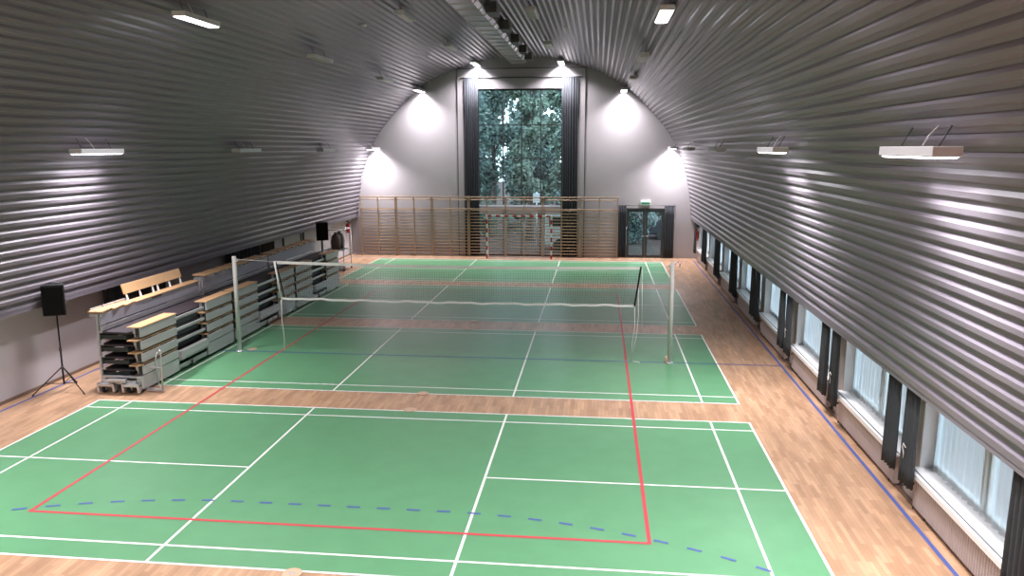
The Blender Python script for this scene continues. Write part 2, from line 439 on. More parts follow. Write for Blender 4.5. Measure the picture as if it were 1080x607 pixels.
where = ['nearest the far end wall', 'second along from the far end wall', 'third along from the far end wall', 'fourth along from the far end wall',
         'fifth along from the far end wall', 'next but two from the viewer', 'next but one from the viewer', 'closest to the viewer', 'beyond the viewer']
rad0 = None
for n_, i in enumerate(vis[:8]):
    ya, yb = WIN_Y[i]; L = 2.96
    lab = 'beige ribbed radiator under the right-hand window ' + where[n_]
    if n_ == 0 or rad0 is None:
        rt = thing('radiator', lab, 'radiator', (8.36, 0, .06), 0, 'radiators under the right-hand windows')
        mb = MB(); nr = 44
        for k in range(nr):
            y = -L/2+.06 + (L-.12)*(k+.5)/nr; d = (L-.12)/nr
            mb.rbox(-.025, .02, y-d*.40, y+d*.40, .03, .44, .006)
        mb.box(0, .03, -L/2+.05, L/2-.05, .02, .45)
        mb.build('front_panel', 'radiator', rt)
        mb = MB(); mb.rbox(-.02, .075, -L/2+.03, L/2-.03, .44, .46, .004); mb.build('top_grille', 'radiator', rt)
        mb = MB()
        for y in (-L/2+.04, L/2-.06): mb.rbox(-.02, .075, y, y+.02, .02, .45, .004)
        build_each(mb, 'side_panel', 'radiator', rt)
        mb = MB()
        for y in (-L/2+.35, L/2-.35): mb.box(.03, .139, y-.02, y+.02, .1, .4); mb.box(.02, .05, y-.02, y+.02, -.06, .1)
        build_each(mb, 'bracket', 'dark_steel', rt)
        mb = MB(); mb.tube([(.02, L/2-.06, .34), (.02, L/2+.02, .34), (.02, L/2+.03, .30), (.02, L/2+.03, -.06)], .011); mb.tube([(.02, L/2+.0, .34), (-.04, L/2+.0, .34)], .022)
        mb.build('valve_pipe', 'dark_steel', rt)
        rad0 = rt; o = rt
    else: o = dup(rad0, lab)
    o.location = (8.36, (ya+yb)/2, .06)

# dark curtains in pairs beside each right-hand window and the sheers between them
cur_lab = ['first', 'second', 'third', 'fourth', 'fifth', 'sixth', 'seventh', 'eighth']
for n_, i in enumerate(vis[:8]):
    ya, yb = WIN_Y[i]
    pf, pn = yb+.24-.18, ya-.24+.06
    for nm, c0, c1 in (('far', pf-.44, pf), ('near', pn, pn+.46)):
        if n_ == 0 and nm == 'far': c0, c1 = 21.6, 22.05
        o = wavy('curtain', 'curtain_t', c0, c1, 8.205, .40+.03*random.random(), 1.875, 4, .032, gather=.12)
        tag(o, 'dark curtain on the %s side of the %s right-hand window counted from the far wall' % (nm, cur_lab[n_]), 'curtain', 'dark curtains along the right-hand windows')
        if n_ >= 5:
            h = MB(); yc = (c0+c1)/2 + (.0 if nm == 'near' else .02)
            h.tube([(8.155, yc-.05, .98), (8.15, yc+.03, 1.02), (8.155, yc+.06, .95), (8.155, yc+.01, .88), (8.155, yc+.01, .80)], .006)
            if nm == 'far': h.build('tieback_cord', 'cord', o)
    o = wavy('sheer_curtain', 'sheer', ya+.10, yb-.10, 8.592, .63, 1.895, 19, .014, thick=0)
    tag(o, 'pale translucent net curtain across the %s right-hand window counted from the far wall' % cur_lab[n_], 'net curtain', 'net curtains in the right-hand windows')

# black and brown curtains on the left wall, tall pair and door pair on the end wall
for c0, c1, m_, lab in ((2.95, 5.75, 'curtain', 'black curtain on the left wall behind the raised wooden backrest'),
                        (9.4, 12.0, 'curtain', 'black curtain on the left wall behind the left net post'),
                        (12.08, 13.3, 'curtain_b', 'brown curtain on the left wall right of the black one')):
    o = wavy('curtain', m_, c0, c1, -8.40, .55, 1.95, 9, .03); tag(o, lab, 'curtain', 'curtains on the left wall')
for c0, c1, lab in ((-2.72, -2.02, 'tall dark curtain left of the tall end window'), (1.94, 2.72, 'tall dark curtain right of the tall end window')):
    o = wavy('curtain', 'curtain', c0, c1, YF-.16, .04, 8.47, 7, .05, axis='x'); tag(o, lab, 'curtain', 'tall end window curtains')
for c0, c1, lab in ((4.69, 5.06, 'dark curtain on the left side of the glazed door'), (6.86, 7.31, 'dark curtain on the right side of the glazed door')):
    o = wavy('curtain', 'curtain', c0, c1, YF-.14, .03, 2.50, 5, .035, axis='x'); tag(o, lab, 'curtain', 'door curtains')
rl = MB().tube([(4.62, YF-.14, 2.515), (7.38, YF-.14, 2.515)], .014); rl.box(4.64, 4.68, YF-.15, YF, 2.5, 2.53); rl.box(7.32, 7.36, YF-.15, YF, 2.5, 2.53)
tag(rl.build('curtain_rail', 'dark_steel'), 'dark curtain rail above the glazed door', 'curtain rail')
rl = MB().tube([(-2.8, YF-.16, 8.485), (2.8, YF-.16, 8.485)], .014); rl.box(-2.76, -2.73, YF-.17, YF-.06, 8.47, 8.5); rl.box(2.73, 2.76, YF-.17, YF-.06, 8.47, 8.5)
tag(rl.build('curtain_rail', 'dark_steel'), 'thin dark curtain rail above the tall end window', 'curtain rail')
# closed grey windows on the left wall further back
for k, (c0, c1) in enumerate(((14.3, 16.2), (16.4, 18.6))):
    f = MB(); f.box(-XW, -XW+.05, c0, c0+.09, .75, 1.92); f.box(-XW, -XW+.05, c1-.09, c1, .75, 1.92); f.box(-XW, -XW+.05, c0, c1, .70, .76); f.box(-XW, -XW+.05, c0, c1, 1.86, 1.92)
    wo = struct(f.build('window_%d' % (10+k), 'frame_dark')); MB().box(-XW, -XW+.02, c0+.09, c1-.09, .76, 1.86).build('blind', 'alu_grey', wo)

# ------------------------------------------------------------------ exit sign, extinguishers, small fittings
ex = thing('exit_sign', 'small green and white exit sign above the glazed door', 'exit sign', (5.96, YF, 2.55))
MB().rbox(-.23, .23, -.09, 0, 0, .20, .01).build('housing', 'exit_white', ex)
MB().box(-.21, .21, -.096, -.09, .025, .115).build('pictogram_panel', 'exit_green', ex)
def extinguisher(lab, loc, rz):
    e = thing('fire_extinguisher', lab, 'fire extinguisher', loc, rz, 'fire extinguishers')
    MB().tube([(0,0,0), (0,0,.02), (0,0,.40), (0,0,.46), (0,0,.49)], [.07, .078, .078, .05, .025], 16).build('cylinder', 'red', e)
    h = MB(); h.tube([(0,0,.49), (0,0,.56)], .022, 10); h.box(-.012, .012, -.015, .11, .55, .565); h.box(-.012, .012, -.015, .10, .585, .60); h.build('valve_handle', 'black', e)
    MB().tube([(0,-.02,.53), (.03,-.09,.50), (.05,-.11,.35), (.05,-.10,.12)], .011, 8).build('hose', 'black', e)
    MB().box(-.03, .03, .075, .115, .1, .44).build('wall_bracket', 'dark_steel', e)
extinguisher('red fire extinguisher hanging on the left wall near the end wall', (-8.39, 22.1, 1.15), PI/2)
extinguisher('red fire extinguisher on the right wall in the far corner', (8.34, 22.4, .92), -PI/2)
hb = MB(); hb.rbox(8.34, 8.45, 22.25, 22.5, 1.55, 1.9, .01)
tag(hb.build('wall_box', 'black'), 'small black box on the right wall above the fire extinguisher', 'wall box')
dp = MB(); dp.tube([(-8.44, 22.5, 0), (-8.44, 22.5, 1.6)], .05, 12); dp.tube([(-8.44, 22.5, .9), (-8.44, 22.5, .94)], .058, 12)
tag(dp.build('pipe', 'white'), 'white vertical pipe on the left wall beside the wall bars', 'pipe')

# floor socket covers
def socket(lab, x, y, loose=False):
    s = thing('floor_socket_cover', lab, 'floor socket', (x, y, .007), 0, 'round floor socket covers')
    MB().tube([(0,0,0), (0,0,.006), (0,0,.008)], [.125, .125, .115], 24).build('lid', 'pale_wood', s)
    MB().tube([(0,0,.008), (0,0,.011)], [.035, .03], 12).build('centre_cap', 'alu', s); return s
s0 = socket('round beige floor socket on the near edge of the nearest green court', 0, -6.13)
dup(s0, 'round beige floor socket at the far edge of the nearest green court', (0, .06, .007))
dup(s0, 'round beige floor socket on the near edge of the court with the net posts', (0.02, 1.13, .007))
dup(s0, 'round beige floor socket on the far edge of the court with the net posts', (0, 7.22, .007))
dup(s0, 'round beige floor socket on the near edge of the court beyond the net', (0, 8.27, .007))
dup(s0, 'round beige floor socket lid lying beside the left net post', (-5.30, 4.37, .007))

# ------------------------------------------------------------------ ceiling luminaires
def luminaire(lab, x, y, z, on, power=0.0):
    t = thing('ceiling_luminaire', lab, 'ceiling lamp', (x, y, z), 0, 'suspended box luminaires')
    L, Wd = .74, .145
    MB().rbox(-Wd, Wd, -L, L, 0, .105, .008).build('housing', 'lamp_body', t)
    d = MB(); d.poly_ext([(-Wd+.02, 0), (Wd-.02, 0), (Wd-.05, -.018), (-Wd+.05, -.018)], 'y', -L+.03, L-.03)
    d.build('diffuser', 'lamp_on' if on else 'lamp_off', t)
    cx0, cz0 = min(((q[0], q[1]) for q in osm), key=lambda q: (q[0]-x)**2+(q[1]-z-.1)**2)
    for yy in (-.5, .5):
        MB().tube([(0, yy, .09), (cx0-x, yy, cz0-z)], .008, 6).build('mounting_arm', 'dark_steel', t)
    MB().tube([(0, -.1, .10), (.35*(cx0-x), -.16, .10+.55*(cz0-z-.1)), (cx0-x, -.2, cz0-z)], .008, 6).build('supply_cord', 'cord', t)
    if on:
        ld = bpy.data.lights.new('lamp_light', 'AREA'); ld.shape = 'RECTANGLE'; ld.size = .22; ld.size_y = 1.38
        ld.energy = power; ld.color = (1.0, .945, .995); ld.spread = math.radians(SPREAD if y < 20 else 132)
        lo = bpy.data.objects.new('lamp_light', ld); COL.objects.link(lo); lo.location = (0, 0, -.026); lo.parent = t
    return t
SPREAD = 112
PW = 150
rows = [('low left', -7.1, 5.11), ('low right', 7.1, 5.12), ('high left', -4.62, 7.80), ('high right', 4.92, 7.72), ('top left', -1.99, 8.98), ('top right', 1.74, 8.99)]
stn = [(-12.9, 'behind the viewer, unseen, added to brighten the foreground'), (-5.8, 'nearest the viewer'), (1.35, 'over the nearest court'), (8.65, 'beyond the net'), (15.8, 'over the furthest court'), (22.12, 'against the end wall')]
LIT = {('low left', 2), ('low right', 1), ('low right', 2), ('high left', 2), ('high right', 2), ('high left', 1), ('high right', 1), ('top left', 1), ('top right', 1),
       ('high left', 0), ('high right', 0), ('low left', 0), ('low right', 0), ('top left', 0), ('top right', 0), ('low left', 1)}  # the out-of-view lamps in this set are added lit to brighten the foreground
for nm, x, z in rows:
    for k, (y, wh) in enumerate(stn):
        if nm.startswith('top') and k == 2: continue
        on = k == 5 or (nm, k) in LIT
        if k == 5: xx = {'low left': -7.02, 'low right': 7.05, 'high left': -4.72, 'high right': 4.80, 'top left': -2.05, 'top right': 1.92}[nm]
        else: xx = x
        zz = z + (.04 if k == 5 else 0)
        luminaire('%s box lamp in the %s row %s' % ('lit' if on else 'unlit', nm, wh), xx, y, zz, on, PW*((1.9 if nm.startswith('top') else 1.2) if k == 5 else 1.3 if k == 0 else 1))

# smoke detectors on the vault
sd0 = None
for x, y, lab in ((-3.3, 8.8, 'small round smoke detector on the left of the vault near the silver duct, nearer one'),
                  (-3.2, 17.0, 'small round smoke detector on the left of the vault, further one'),
                  (2.6, 11.6, 'small round smoke detector on the right of the vault')):
    t = thing('smoke_detector', lab, 'smoke detector', (x, y, vault_z(x)-.01), 0, 'smoke detectors')
    MB().tube([(0,0,0), (0,0,-.02), (0,0,-.05), (0,0,-.06)], [.09, .09, .07, .04], 16).build('base', 'white', t)
    MB().tube([(0,0,-.06), (0,0,-.08)], [.035, .03], 12).build('sensor', 'lamp_off', t)

# ventilation duct
du = thing('ventilation_duct', 'silver ventilation duct under the top of the vault with dark side outlets', 'duct', (.02, 0, 0))
d = MB(); a, bt = .42, 8.98
yy = -12.0
while yy < 21.3:
    y2 = min(yy+.98, 21.4)
    d.poly_ext([(-a, bt+.10), (-a+.10, bt), (a-.10, bt), (a, bt+.10), (a, bt+.34), (a-.05, bt+.40), (-a+.05, bt+.40), (-a, bt+.34)], 'y', yy, y2)
    yy = y2
d.build('duct_body', 'steel', du)
f = MB(); yy = -12.0
while yy < 21.5:
    f.poly_ext([(-a-.025, bt+.09), (-a+.09, bt-.025), (a-.09, bt-.025), (a+.025, bt+.09), (a+.025, bt+.36), (-a-.025, bt+.36)], 'y', yy-.018, yy+.018); yy += .98
build_each(f, 'flange', 'alu', du)
for yc in (-6.0, -2.2, 1.6, 5.4, 8.6, 11.8, 15.0, 18.0, 20.6):
    o_ = MB(); o_.rbox(a, a+.30, yc-.42, yc+.42, bt+.02, bt+.32, .012); ob = o_.build('side_outlet', 'dark_steel', du)
    g_ = MB()
    for k in range(5): g_.box(a+.30, a+.312, yc-.36, yc+.36, bt+.06+k*.045, bt+.085+k*.045)
    g_.build('outlet_grille', 'lamp_off', ob)
    hg = MB()
    for x in (-a+.05, a-.05): hg.tube([(x, yc+.7, bt+.38), (x, yc+.7, 9.47)], .008, 6)
    build_each(hg, 'hanger', 'steel', du)

# ------------------------------------------------------------------ wall bars
WB_Y = 22.52; BW = .9; X_L = -7.90
def wall_bars(lab, x):
    t = thing('wall_bars', lab, 'wall bars', (x, WB_Y, 0), 0, 'wooden wall bar units')
    W2 = 2*BW - .03
    for k, xx in enumerate((0, W2/2-.02, W2-.04)):
        u = MB(); u.rbox(xx, xx+.04, 0, .11, 0, 2.93, .005); u.build('upright', 'pine', t)
        br = MB(); br.box(xx+.005, xx+.035, .11, .31 if x > 2.6 or x < -3.5 else .22, 2.30, 2.34); br.box(xx+.005, xx+.035, .11, .31 if x > 2.6 or x < -3.5 else .22, .30, .34); build_each(br, 'wall_bracket', 'dark_steel', t)
    zs = [.17+.149*k for k in range(15)] + [2.76]
    for z in zs:
        n0 = MB(); n0.tube([(.02, .05, z), (W2-.02, .05, z)], .023, 8); n0.build('rung', 'pine', t)
    for z0, z1, yy in ((2.86, 2.92, 0), (2.30, 2.345, -.0)):
        n0 = MB(); n0.rbox(.0, W2, -.03+yy, .0, z0, z1, .006); n0.build('top_rail', 'pine', t)
behind = ['furthest left, in the left corner', 'second from the left corner', 'third from the left, reaching to the left tall curtain', 'fourth from the left, across the left of the window',
          'fifth from the left, behind the middle of the goal', 'sixth from the left, across the right tall curtain', 'furthest right, beside the glazed door']
for k in range(7): wall_bars('wooden wall bar unit ' + behind[k], X_L + k*2*BW)

# ------------------------------------------------------------------ handball goal in front of the bars
gt = thing('handball_goal', 'red and white handball goal standing in front of the wall bars', 'handball goal', (0, 21.95, 0))
for s, nm in ((-1, 0), (1, 0)):
    p = MB()
    for k in range(10):
        p.box(s*1.54-.04, s*1.54+.04, -.04, .04, k*.208, (k+1)*.208, 0 if k % 2 else 1)
    p.build('goal_post', ['white', 'goal_red'], gt)
p = MB()
for k in range(15): p.box(-1.5+k*.2, -1.5+(k+1)*.2, -.04, .04, 2.0, 2.08, 0 if k % 2 else 1)
p.build('crossbar', ['white', 'goal_red'], gt)
p = MB()
for s in (-1, 1): p.tube([(s*1.54, .04, 2.02), (s*1.54, .26, 1.95), (s*1.54, .44, 1.0), (s*1.54, .47, .02), (s*1.54, .0, .02)], .016, 8)
p.tube([(-1.54, .47, .02), (1.54, .47, .02)], .016, 8); p.build('rear_frame', 'alu', gt)
p = MB()
for k in range(31): p.tube([(-1.5+k*.1, .05, 1.99), (-1.5+k*.1, .25, 1.92), (-1.5+k*.1, .43, 1.0), (-1.5+k*.1, .45, .03)], .002, 3, cap=False)
for k in range(18):
    z = .06+k*.105; y = .45-.02*(z/1.0) if z < 1 else .43-.18*(z-1)/.92; p.tube([(-1.52, y, z), (1.52, y, z)], .002, 3, cap=False)
p.build('net', 'cord', gt)

# ------------------------------------------------------------------ volleyball posts and net
NY = 4.12
def vpost(lab, x, side):
    t = thing('net_post', lab, 'net post', (x, NY, .005), 0, 'volleyball net posts')
    MB().tube([(0,0,0), (0,0,2.48), (0,0,2.50)], [.055, .055, .045], 20).build('post', 'post', t)
    MB().tube([(0,0,0), (0,0,.015), (0,0,.03)], [.10, .10, .075], 20).build('floor_collar', 'alu', t)
    c = MB(); c.rbox(-side*.055-.03, -side*.055+.03, -.03, .03, 2.36, 2.44, .006); c.tube([(-side*.06, 0, 2.42), (-side*.10, 0, 2.42)], .02, 10); c.build('pulley', 'alu', t)
    return t
vl = vpost('pale steel net post standing beside the bleachers', -5.52, -1)
vr = vpost('pale steel net post at the right end of the net', 5.52, 1)
w_ = MB(); w_.rbox(-.11, -.05, -.05, .05, .02, .17, .01); w_.tube([(-.08, -.05, .1), (-.08, -.09, .1), (-.08, -.09, .16)], .008, 6); w_.build('winch', 'pale_wood', vr)
w_ = MB(); w_.tube([(.05, 0, 2.44), (.12, -.02, 2.52), (.17, .02, 2.42), (.20, 0, 2.50), (.16, 0, 2.38)], .008, 6); w_.build('strap', 'blue', vr)
nt_ = thing('volleyball_net', 'long dark volleyball net with white bands stretched between two posts', 'net', (0, NY, 0))
def ztop(x): return 2.345 + .045*((x-.15)/4.6)**2 + (.012 if x < 0 else 0)*(-x/4.4)
def xl_(z): t = (2.39-z)/.93; return -4.45+.13*t
def xr_(z): t = (2.37-z)/.93; return 4.77-.13*t
def zbot(x): return 1.435 + .03*(x/4.5)**2*(1 if x < 0 else .4) + .010*math.sin(x*5.2) + .008*math.sin(x*11.3+1)
def strip(mb, fz, h, x0, x1, n, th=.008):
    for k in range(n):
        xa, xb = x0+(x1-x0)*k/n, x0+(x1-x0)*(k+1)/n; q = len(mb.v)
        za, zb = fz(xa), fz(xb)
        mb.v += [(xa,-th/2,za-h),(xb,-th/2,zb-h),(xb,th/2,zb-h),(xa,th/2,za-h),(xa,-th/2,za),(xb,-th/2,zb),(xb,th/2,zb),(xa,th/2,za)]
        for f_ in ((0,3,2,1),(4,5,6,7),(0,1,5,4),(2,3,7,6)): mb.face([q+i for i in f_])
h = MB(); strip(h, ztop, .07, -4.45, 4.77, 24); h.build('top_band', 'band', nt_)
h = MB(); strip(h, zbot, .05, -4.30, 4.62, 60); h.build('bottom_band', 'band', nt_)
h = MB()
for k in range(1, 154):
    x = -4.45+.06*k; xt = x; xb_ = x*.985
    h.tube([(xt, 0, ztop(xt)-.06), (xb_, 0, zbot(xb_)-.01)], .0018, 3, cap=False, sm=False)
for k in range(1, 15):
    t = k/15.0
    h.tube([(x_, 0, (ztop(x_)-.07)*(1-t)+(zbot(x_))*t) for x_ in [xl_(2.39-.93*t)+(xr_(2.37-.93*t)-xl_(2.39-.93*t))*i/16 for i in range(17)]], .0018, 3, cap=False, sm=False)
h.build('mesh', 'netcord', nt_)
h = MB(); h.tube([(-4.45, 0, 2.39), (-4.32, 0, 1.44)], .022, 6); h.build('side_tape', 'band', nt_)
h = MB(); h.tube([(-4.40, 0, 2.38), (-4.24, 0, 1.46)], .014, 6); h.tube([(4.77, 0, 2.39), (4.64, 0, 1.42)], .024, 6); build_each(h, 'edge_rod', 'black', nt_)
h = MB(); h.tube([(-5.42, 0, 2.425), (-4.45, 0, 2.385)], .006, 6); h.tube([(4.77, 0, 2.385), (5.42, 0, 2.425)], .006, 6); build_each(h, 'top_cable', 'cord', nt_)
h = MB()
h.tube([(-4.32, 0, 1.44), (-4.33, -.01, .9), (-4.30, .02, .35), (-4.32, 0, .012)], .010, 6)
for pts in ([(4.64, 0, 1.42), (4.66, 0, .9), (4.60, 0, .45), (4.62, .0, .012)], [(4.72, 0, 1.9), (4.74, 0, 1.2), (4.70, .01, .6), (4.66, 0, .45), (4.64, 0, .25)], [(4.80, 0, 2.36), (4.82, 0, 1.5), (4.83, 0, .75)]):
    h.tube(pts, .008, 6)
h.tube([(4.62, 0, .013), (4.70, .02, .013), (4.80, -.03, .013)], .012, 6)
build_each(h, 'loose_cord', 'cord', nt_)

# ------------------------------------------------------------------ retractable bleachers
def bleacher(lab, y0, L, back, yaw=0.0):
    t = thing('retractable_bleacher', lab, 'bleacher', (-6.03, y0, 0), yaw, 'folded bleacher units along the left wall')
    mods = [(0.0, 1.47), (2.86, L)]
    seat = [.62, .895, 1.17, 1.445]
    fr = MB()
    for x in (-.93, -.08): fr.rbox(x-.03, x+.03, .0, L, .17, .27, .008)
    for y in (.02, L/2, L-.10): fr.rbox(-.93, -.06, y, y+.08, .17, .26, .008)
    if back: fr.rbox(-.90, -.10, -.16, -.10, .20, .28, .008); fr.rbox(-.70, -.28, -.26, -.18, .28, .34, .008)
    for x in (-.62, -.36) if back else (): fr.rbox(x-.03, x+.03, -.22, .02, .24, .32, .008)
    fr.build('base_frame', 'alu', t)
    fr = MB(); d0 = -.13 if back else .012
    fr.rbox(-.93, .02, d0+.03, d0+.10, .33, .375, .008)
    for x in (-.93, -.10): fr.rbox(x, x+.12, d0+.02, d0+.11, .10, .34, .01)
    if back:
        for xa, xb in ((-.95, -.55), (-.38, .02)):
            fr.rbox(xa, xb, -.24, -.16, .17, .235, .008)
            for x in (xa, xb-.05): fr.poly_ext([(-.25, .235), (-.15, .235), (-.17, .045), (-.23, .045)], 'x', x, x+.05)
        fr.rbox(-.60, -.33, -.22, -.17, .29, .33, .006); fr.rbox(-.60, -.56, -.20, .0, .27, .31, .006); fr.rbox(-.37, -.33, -.20, .0, .27, .31, .006)
    fr.build('end_bracket', 'alu', t)
    for x in (-.86, -.62, -.27, -.06):
        for y in ((-.10 if back else .2, L*.5, L-.2) if x in (-.86, -.06) else (-.10,) if back else ()):
            wh = MB(); wh.tube([(x-.025, y, .075), (x+.025, y, .075)], .075, 16); wh.tube([(x-.04, y, .075), (x+.04, y, .075)], .02, 8, 1)
            wh.box(x-.045, x-.03, y-.03, y+.03, .06, .2, 1); wh.box(x+.03, x+.045, y-.03, y+.03, .06, .2, 1)
            wh.build('wheel', ['rubber', 'alu'], t)
    lo = MB()
    lo.rbox(-.05, -.01, 0, 1.47, .06, .37, .006); lo.rbox(-.05, -.01, 2.86, L, .06, .37, .006); lo.rbox(-.09, -.05, 1.47, 2.86, .06, .30, .006)
    build_each(lo, 'kick_panel', 'alu_grey', t)
    for i, z in enumerate(seat):
        dk = MB(); dk.box(-.94, -.20, .01, L-.01, z-.165, z-.125); dk.build('deck', 'deck', t)
        dk = MB(); dk.box(-.93, -.91, .01, L-.01, max(.28, z-.30), z-.165); dk.box(-.34, -.32, .012, L-.012, max(.28, z-.29), z-.165); dk.box(-.91, -.34, .03, .05, max(.28, z-.29), z-.20); dk.build('riser', 'deckface', t)
        for a_, b_ in mods:
            MB().rbox(-.03, 0, a_+.015, b_-.015, z-.235, z-(.03 if i == 3 else .05), .005).build('bench_front', 'alu_grey', t)
            dpt = .30 if i == 3 else .26
            MB().rbox(-dpt, .012 if i == 3 else -.018, a_-(.05 if i < 3 and a_ > 1 else .10 if i < 3 and back else 0), b_, z-.026, z, .006).build('seat_board', 'beech', t)
            br = MB()
            for y in (a_+.05, (a_+b_)/2, b_-.09):
                br.box(-.20, -.03, y, y+.04, z-.16, z-.03); br.box(-.16, -.08, y-.01, y+.05, z-.24, z-.125)
            build_each(br, 'bench_bracket', 'alu', t)
            eb = MB()
            eb.box(-.11, -.03, a_+.004, a_+.014, z-.22, z-.03)
            eb.build('bench_end', 'deckface', t)
        st = MB(); st.rbox(-.10, -.05, 1.47, 2.86, z-.19, z-.125, .006); st.build('aisle_nosing', 'alu', t)
        st = MB(); st.box(-.24, -.22, 1.49, 2.84, z-.38 if i else z-.34, z-.17); st.build('aisle_riser', 'deckface', t)
    if True:
        st = MB(); st.rbox(-.06, .06, 1.52, 2.80, .30, .52, .01); st.rbox(.06, .075, 1.62, 2.70, .36, .40, .004); st.build('aisle_step', 'alu_grey', t)
    ps = MB()
    for y in (.0, L-.05):
        ps.rbox(-1.0, -.95, y, y+.05, .17, 1.70 if back else 1.76, .006)
        for z in (.5, .78, 1.05, 1.32): ps.rbox(-1.0, -.86, y-.012, y+.0, z-.02, z+.02, .003)
    build_each(ps, 'rear_post', 'alu', t)
    fa = MB(); fa.rbox(-.93, -.90, .02, L-.02, 1.46, 1.71 if back else 1.755, .005); fa.build('rear_fascia', 'alu_lav', t)
    fa = MB(); fa.rbox(-.925, -.86, .02, L-.02, 1.335, 1.435, .005); fa.build('fascia_rail', 'alu', t)
    # planks of the top row, folded in steps; on the nearest unit one bench has its backrest raised
    if back:
        for k in range(3):
            ya = .0+k*.44; q = MB(); z_ = 1.715+.010*(2-k); q.poly_ext([(-1.16, ya), (-.82, ya), (-.91, ya+.47), (-1.18, ya+.47)], 'z', z_, z_+.032); q.build('top_plank', 'beech', t)
            q = MB(); q.rbox(-1.19, -1.15, ya+.1, ya+.5, 1.75, 1.80, .005); q.build('folded_hinge', 'alu', t)
        q = MB(); q.rbox(-1.12, -.86, 1.34, L-.05, 1.71, 1.742, .006); q.build('top_plank', 'beech', t)
        q = MB(); q.poly_ext([(-1.15, 1.90), (-1.125, 1.90), (-1.185, 2.12), (-1.21, 2.12)], 'y', 1.30, 3.82); q.build('backrest', 'beech', t)
        for y in (1.37, 1.90, 2.44, 2.66, 3.2, 3.72):
            q = MB(); q.poly_ext([(-1.13, 1.735), (-1.09, 1.735), (-1.185, 2.07), (-1.21, 2.07), (-1.15, 1.90)][::-1], 'y', y, y+.045); q.build('backrest_arm', 'white', t)
        q = MB(); q.box(-.902, -.897, 2.0, 2.45, 1.665, 1.70); q.build('name_plate', 'bag', t)
    else:
        n = 7
        for k in range(n):
            pl = (L-.1)/n; ya = .03+k*pl
            q = MB(); q.rbox(-1.18, -.80, ya, ya+pl*.72, 1.815, 1.855, .008); q.build('top_plank', 'beech', t)
            q = MB(); q.rbox(-1.12, -.90, ya+.05, ya+.09, 1.75, 1.815, .004); q.build('plank_bracket', 'alu', t)
            q = MB(); q.rbox(-1.12, -.90, ya+pl*.72-.09, ya+pl*.72-.05, 1.75, 1.815, .004); q.build('plank_bracket', 'alu', t)
        q = MB(); q.rbox(-1.16, -1.12, .1, L-.1, 1.74, 1.775, .005); q.build('plank_bearer', 'alu', t)
    q = MB(); zb = 1.715 if back else 1.768; q.rbox(-1.14, -.88, .02, .05, zb-.07, zb, .004); q.rbox(-1.14, -.88, L-.08, L-.05, zb-.07, zb, .004); build_each(q, 'plank_bracket', 'alu', t)
    return t
b1 = bleacher('nearest folded grey bleacher unit, with a raised wooden backrest on top', .62, 4.28, True)
b2 = bleacher('middle folded grey bleacher unit, behind the left net post', 5.04, 4.22, False)
b3 = bleacher('furthest folded grey bleacher unit, at the far end of the row', 9.40, 4.24, False)
# scissor brackets in the seams of the farther units
for t in (b2, b3):
    for z in (.52, .80, 1.07, 1.35):
        q = MB(); q.rbox(-.10, -.01, -.10, .0, z-.09, z+.05, .008); q.tube([(-.05, -.115, z), (-.05, .0, z)], .035, 10); q.build('seam_bracket', 'black', t)
# removable step rail in front of the nearest unit
q = MB()
q.tube([(.06, .42, .10), (.06, .40, .66), (.06, .46, .74), (.06, .56, .78)], .018, 8)
q.tube([(.40, .02, .06), (.42, .02, .93), (.38, .02, .95)], .018, 8)
q.tube([(.06, .42, .10), (.40, .02, .06)], .015, 8); q.tube([(.03, .02, .09), (.40, .02, .06)], .018, 8); q.tube([(.41, .02, .55), (.10, .05, .55), (.02, .05, .55)], .012, 8)
q.rbox(.02, .42, .0, .06, .02, .07, .01)
q.build('guard_rail', 'alu', b1)

# ------------------------------------------------------------------ loudspeakers and stands
def speaker_stand(lab, loc, h, rz):
    t = thing('speaker_stand', lab, 'speaker stand', loc, rz, 'tripod speaker stands')
    MB().tube([(0,0,.16), (0,0,.95)], .019, 12).build('lower_pole', 'black', t)
    MB().tube([(0,0,.90), (0,0,h)], .015, 12).build('upper_pole', 'black', t)
    c = MB(); c.tube([(0,0,.90), (0,0,.98)], .028, 12); c.tube([(0,0,.94), (.05,0,.94)], .012, 8); c.build('clamp', 'dark_steel', t)
    c = MB(); c.tube([(0,0,.50), (0,0,.57)], .03, 12); c.build('collar', 'dark_steel', t)
    for k in range(3):
        a_ = 2*PI*k/3; cs, sn = math.cos(a_), math.sin(a_)
        l = MB(); l.tube([(.02*cs, .02*sn, .54), (.60*cs, .60*sn, .02)], .012, 8); lg = l.build('leg', 'black', t)
        l = MB(); l.tube([(.02*cs, .02*sn, .18), (.36*cs, .36*sn, .235)], .008, 8); l.build('brace', 'black', t)
        l = MB(); l.tube([(.58*cs, .58*sn, .04), (.615*cs, .615*sn, 0)], .017, 8); l.build('rubber_foot', 'rubber', lg)
    return t
def loudspeaker(lab, loc, rz, s=1.0):
    t = thing('loudspeaker', lab, 'loudspeaker', loc, rz, 'black loudspeakers')
    w2, d2, H_ = .215*s, .19*s, .66*s
    c = MB(); c.poly_ext([(-w2*.72, d2), (w2*.72, d2), (w2, -d2*.7), (w2, -d2), (-w2, -d2), (-w2, -d2*.7)][::-1], 'z', 0, H_); c.build('cabinet', 'black', t, bevel=.012)
    g = MB(); g.rbox(-w2+.02, w2-.02, -d2-.014, -d2, .03, H_-.03, .006); g.build('front_grille', 'grille', t)
    h_ = MB(); h_.tube([(-.08, 0, H_), (-.08, 0, H_+.03), (.08, 0, H_+.03), (.08, 0, H_)], .012, 8); h_.build('handle', 'dark_steel', t)
    return t
SX, SY = -7.82, .50
speaker_stand('black tripod stand in front of the left wall near the bleachers', (SX, SY, 0), 1.74, math.radians(103))
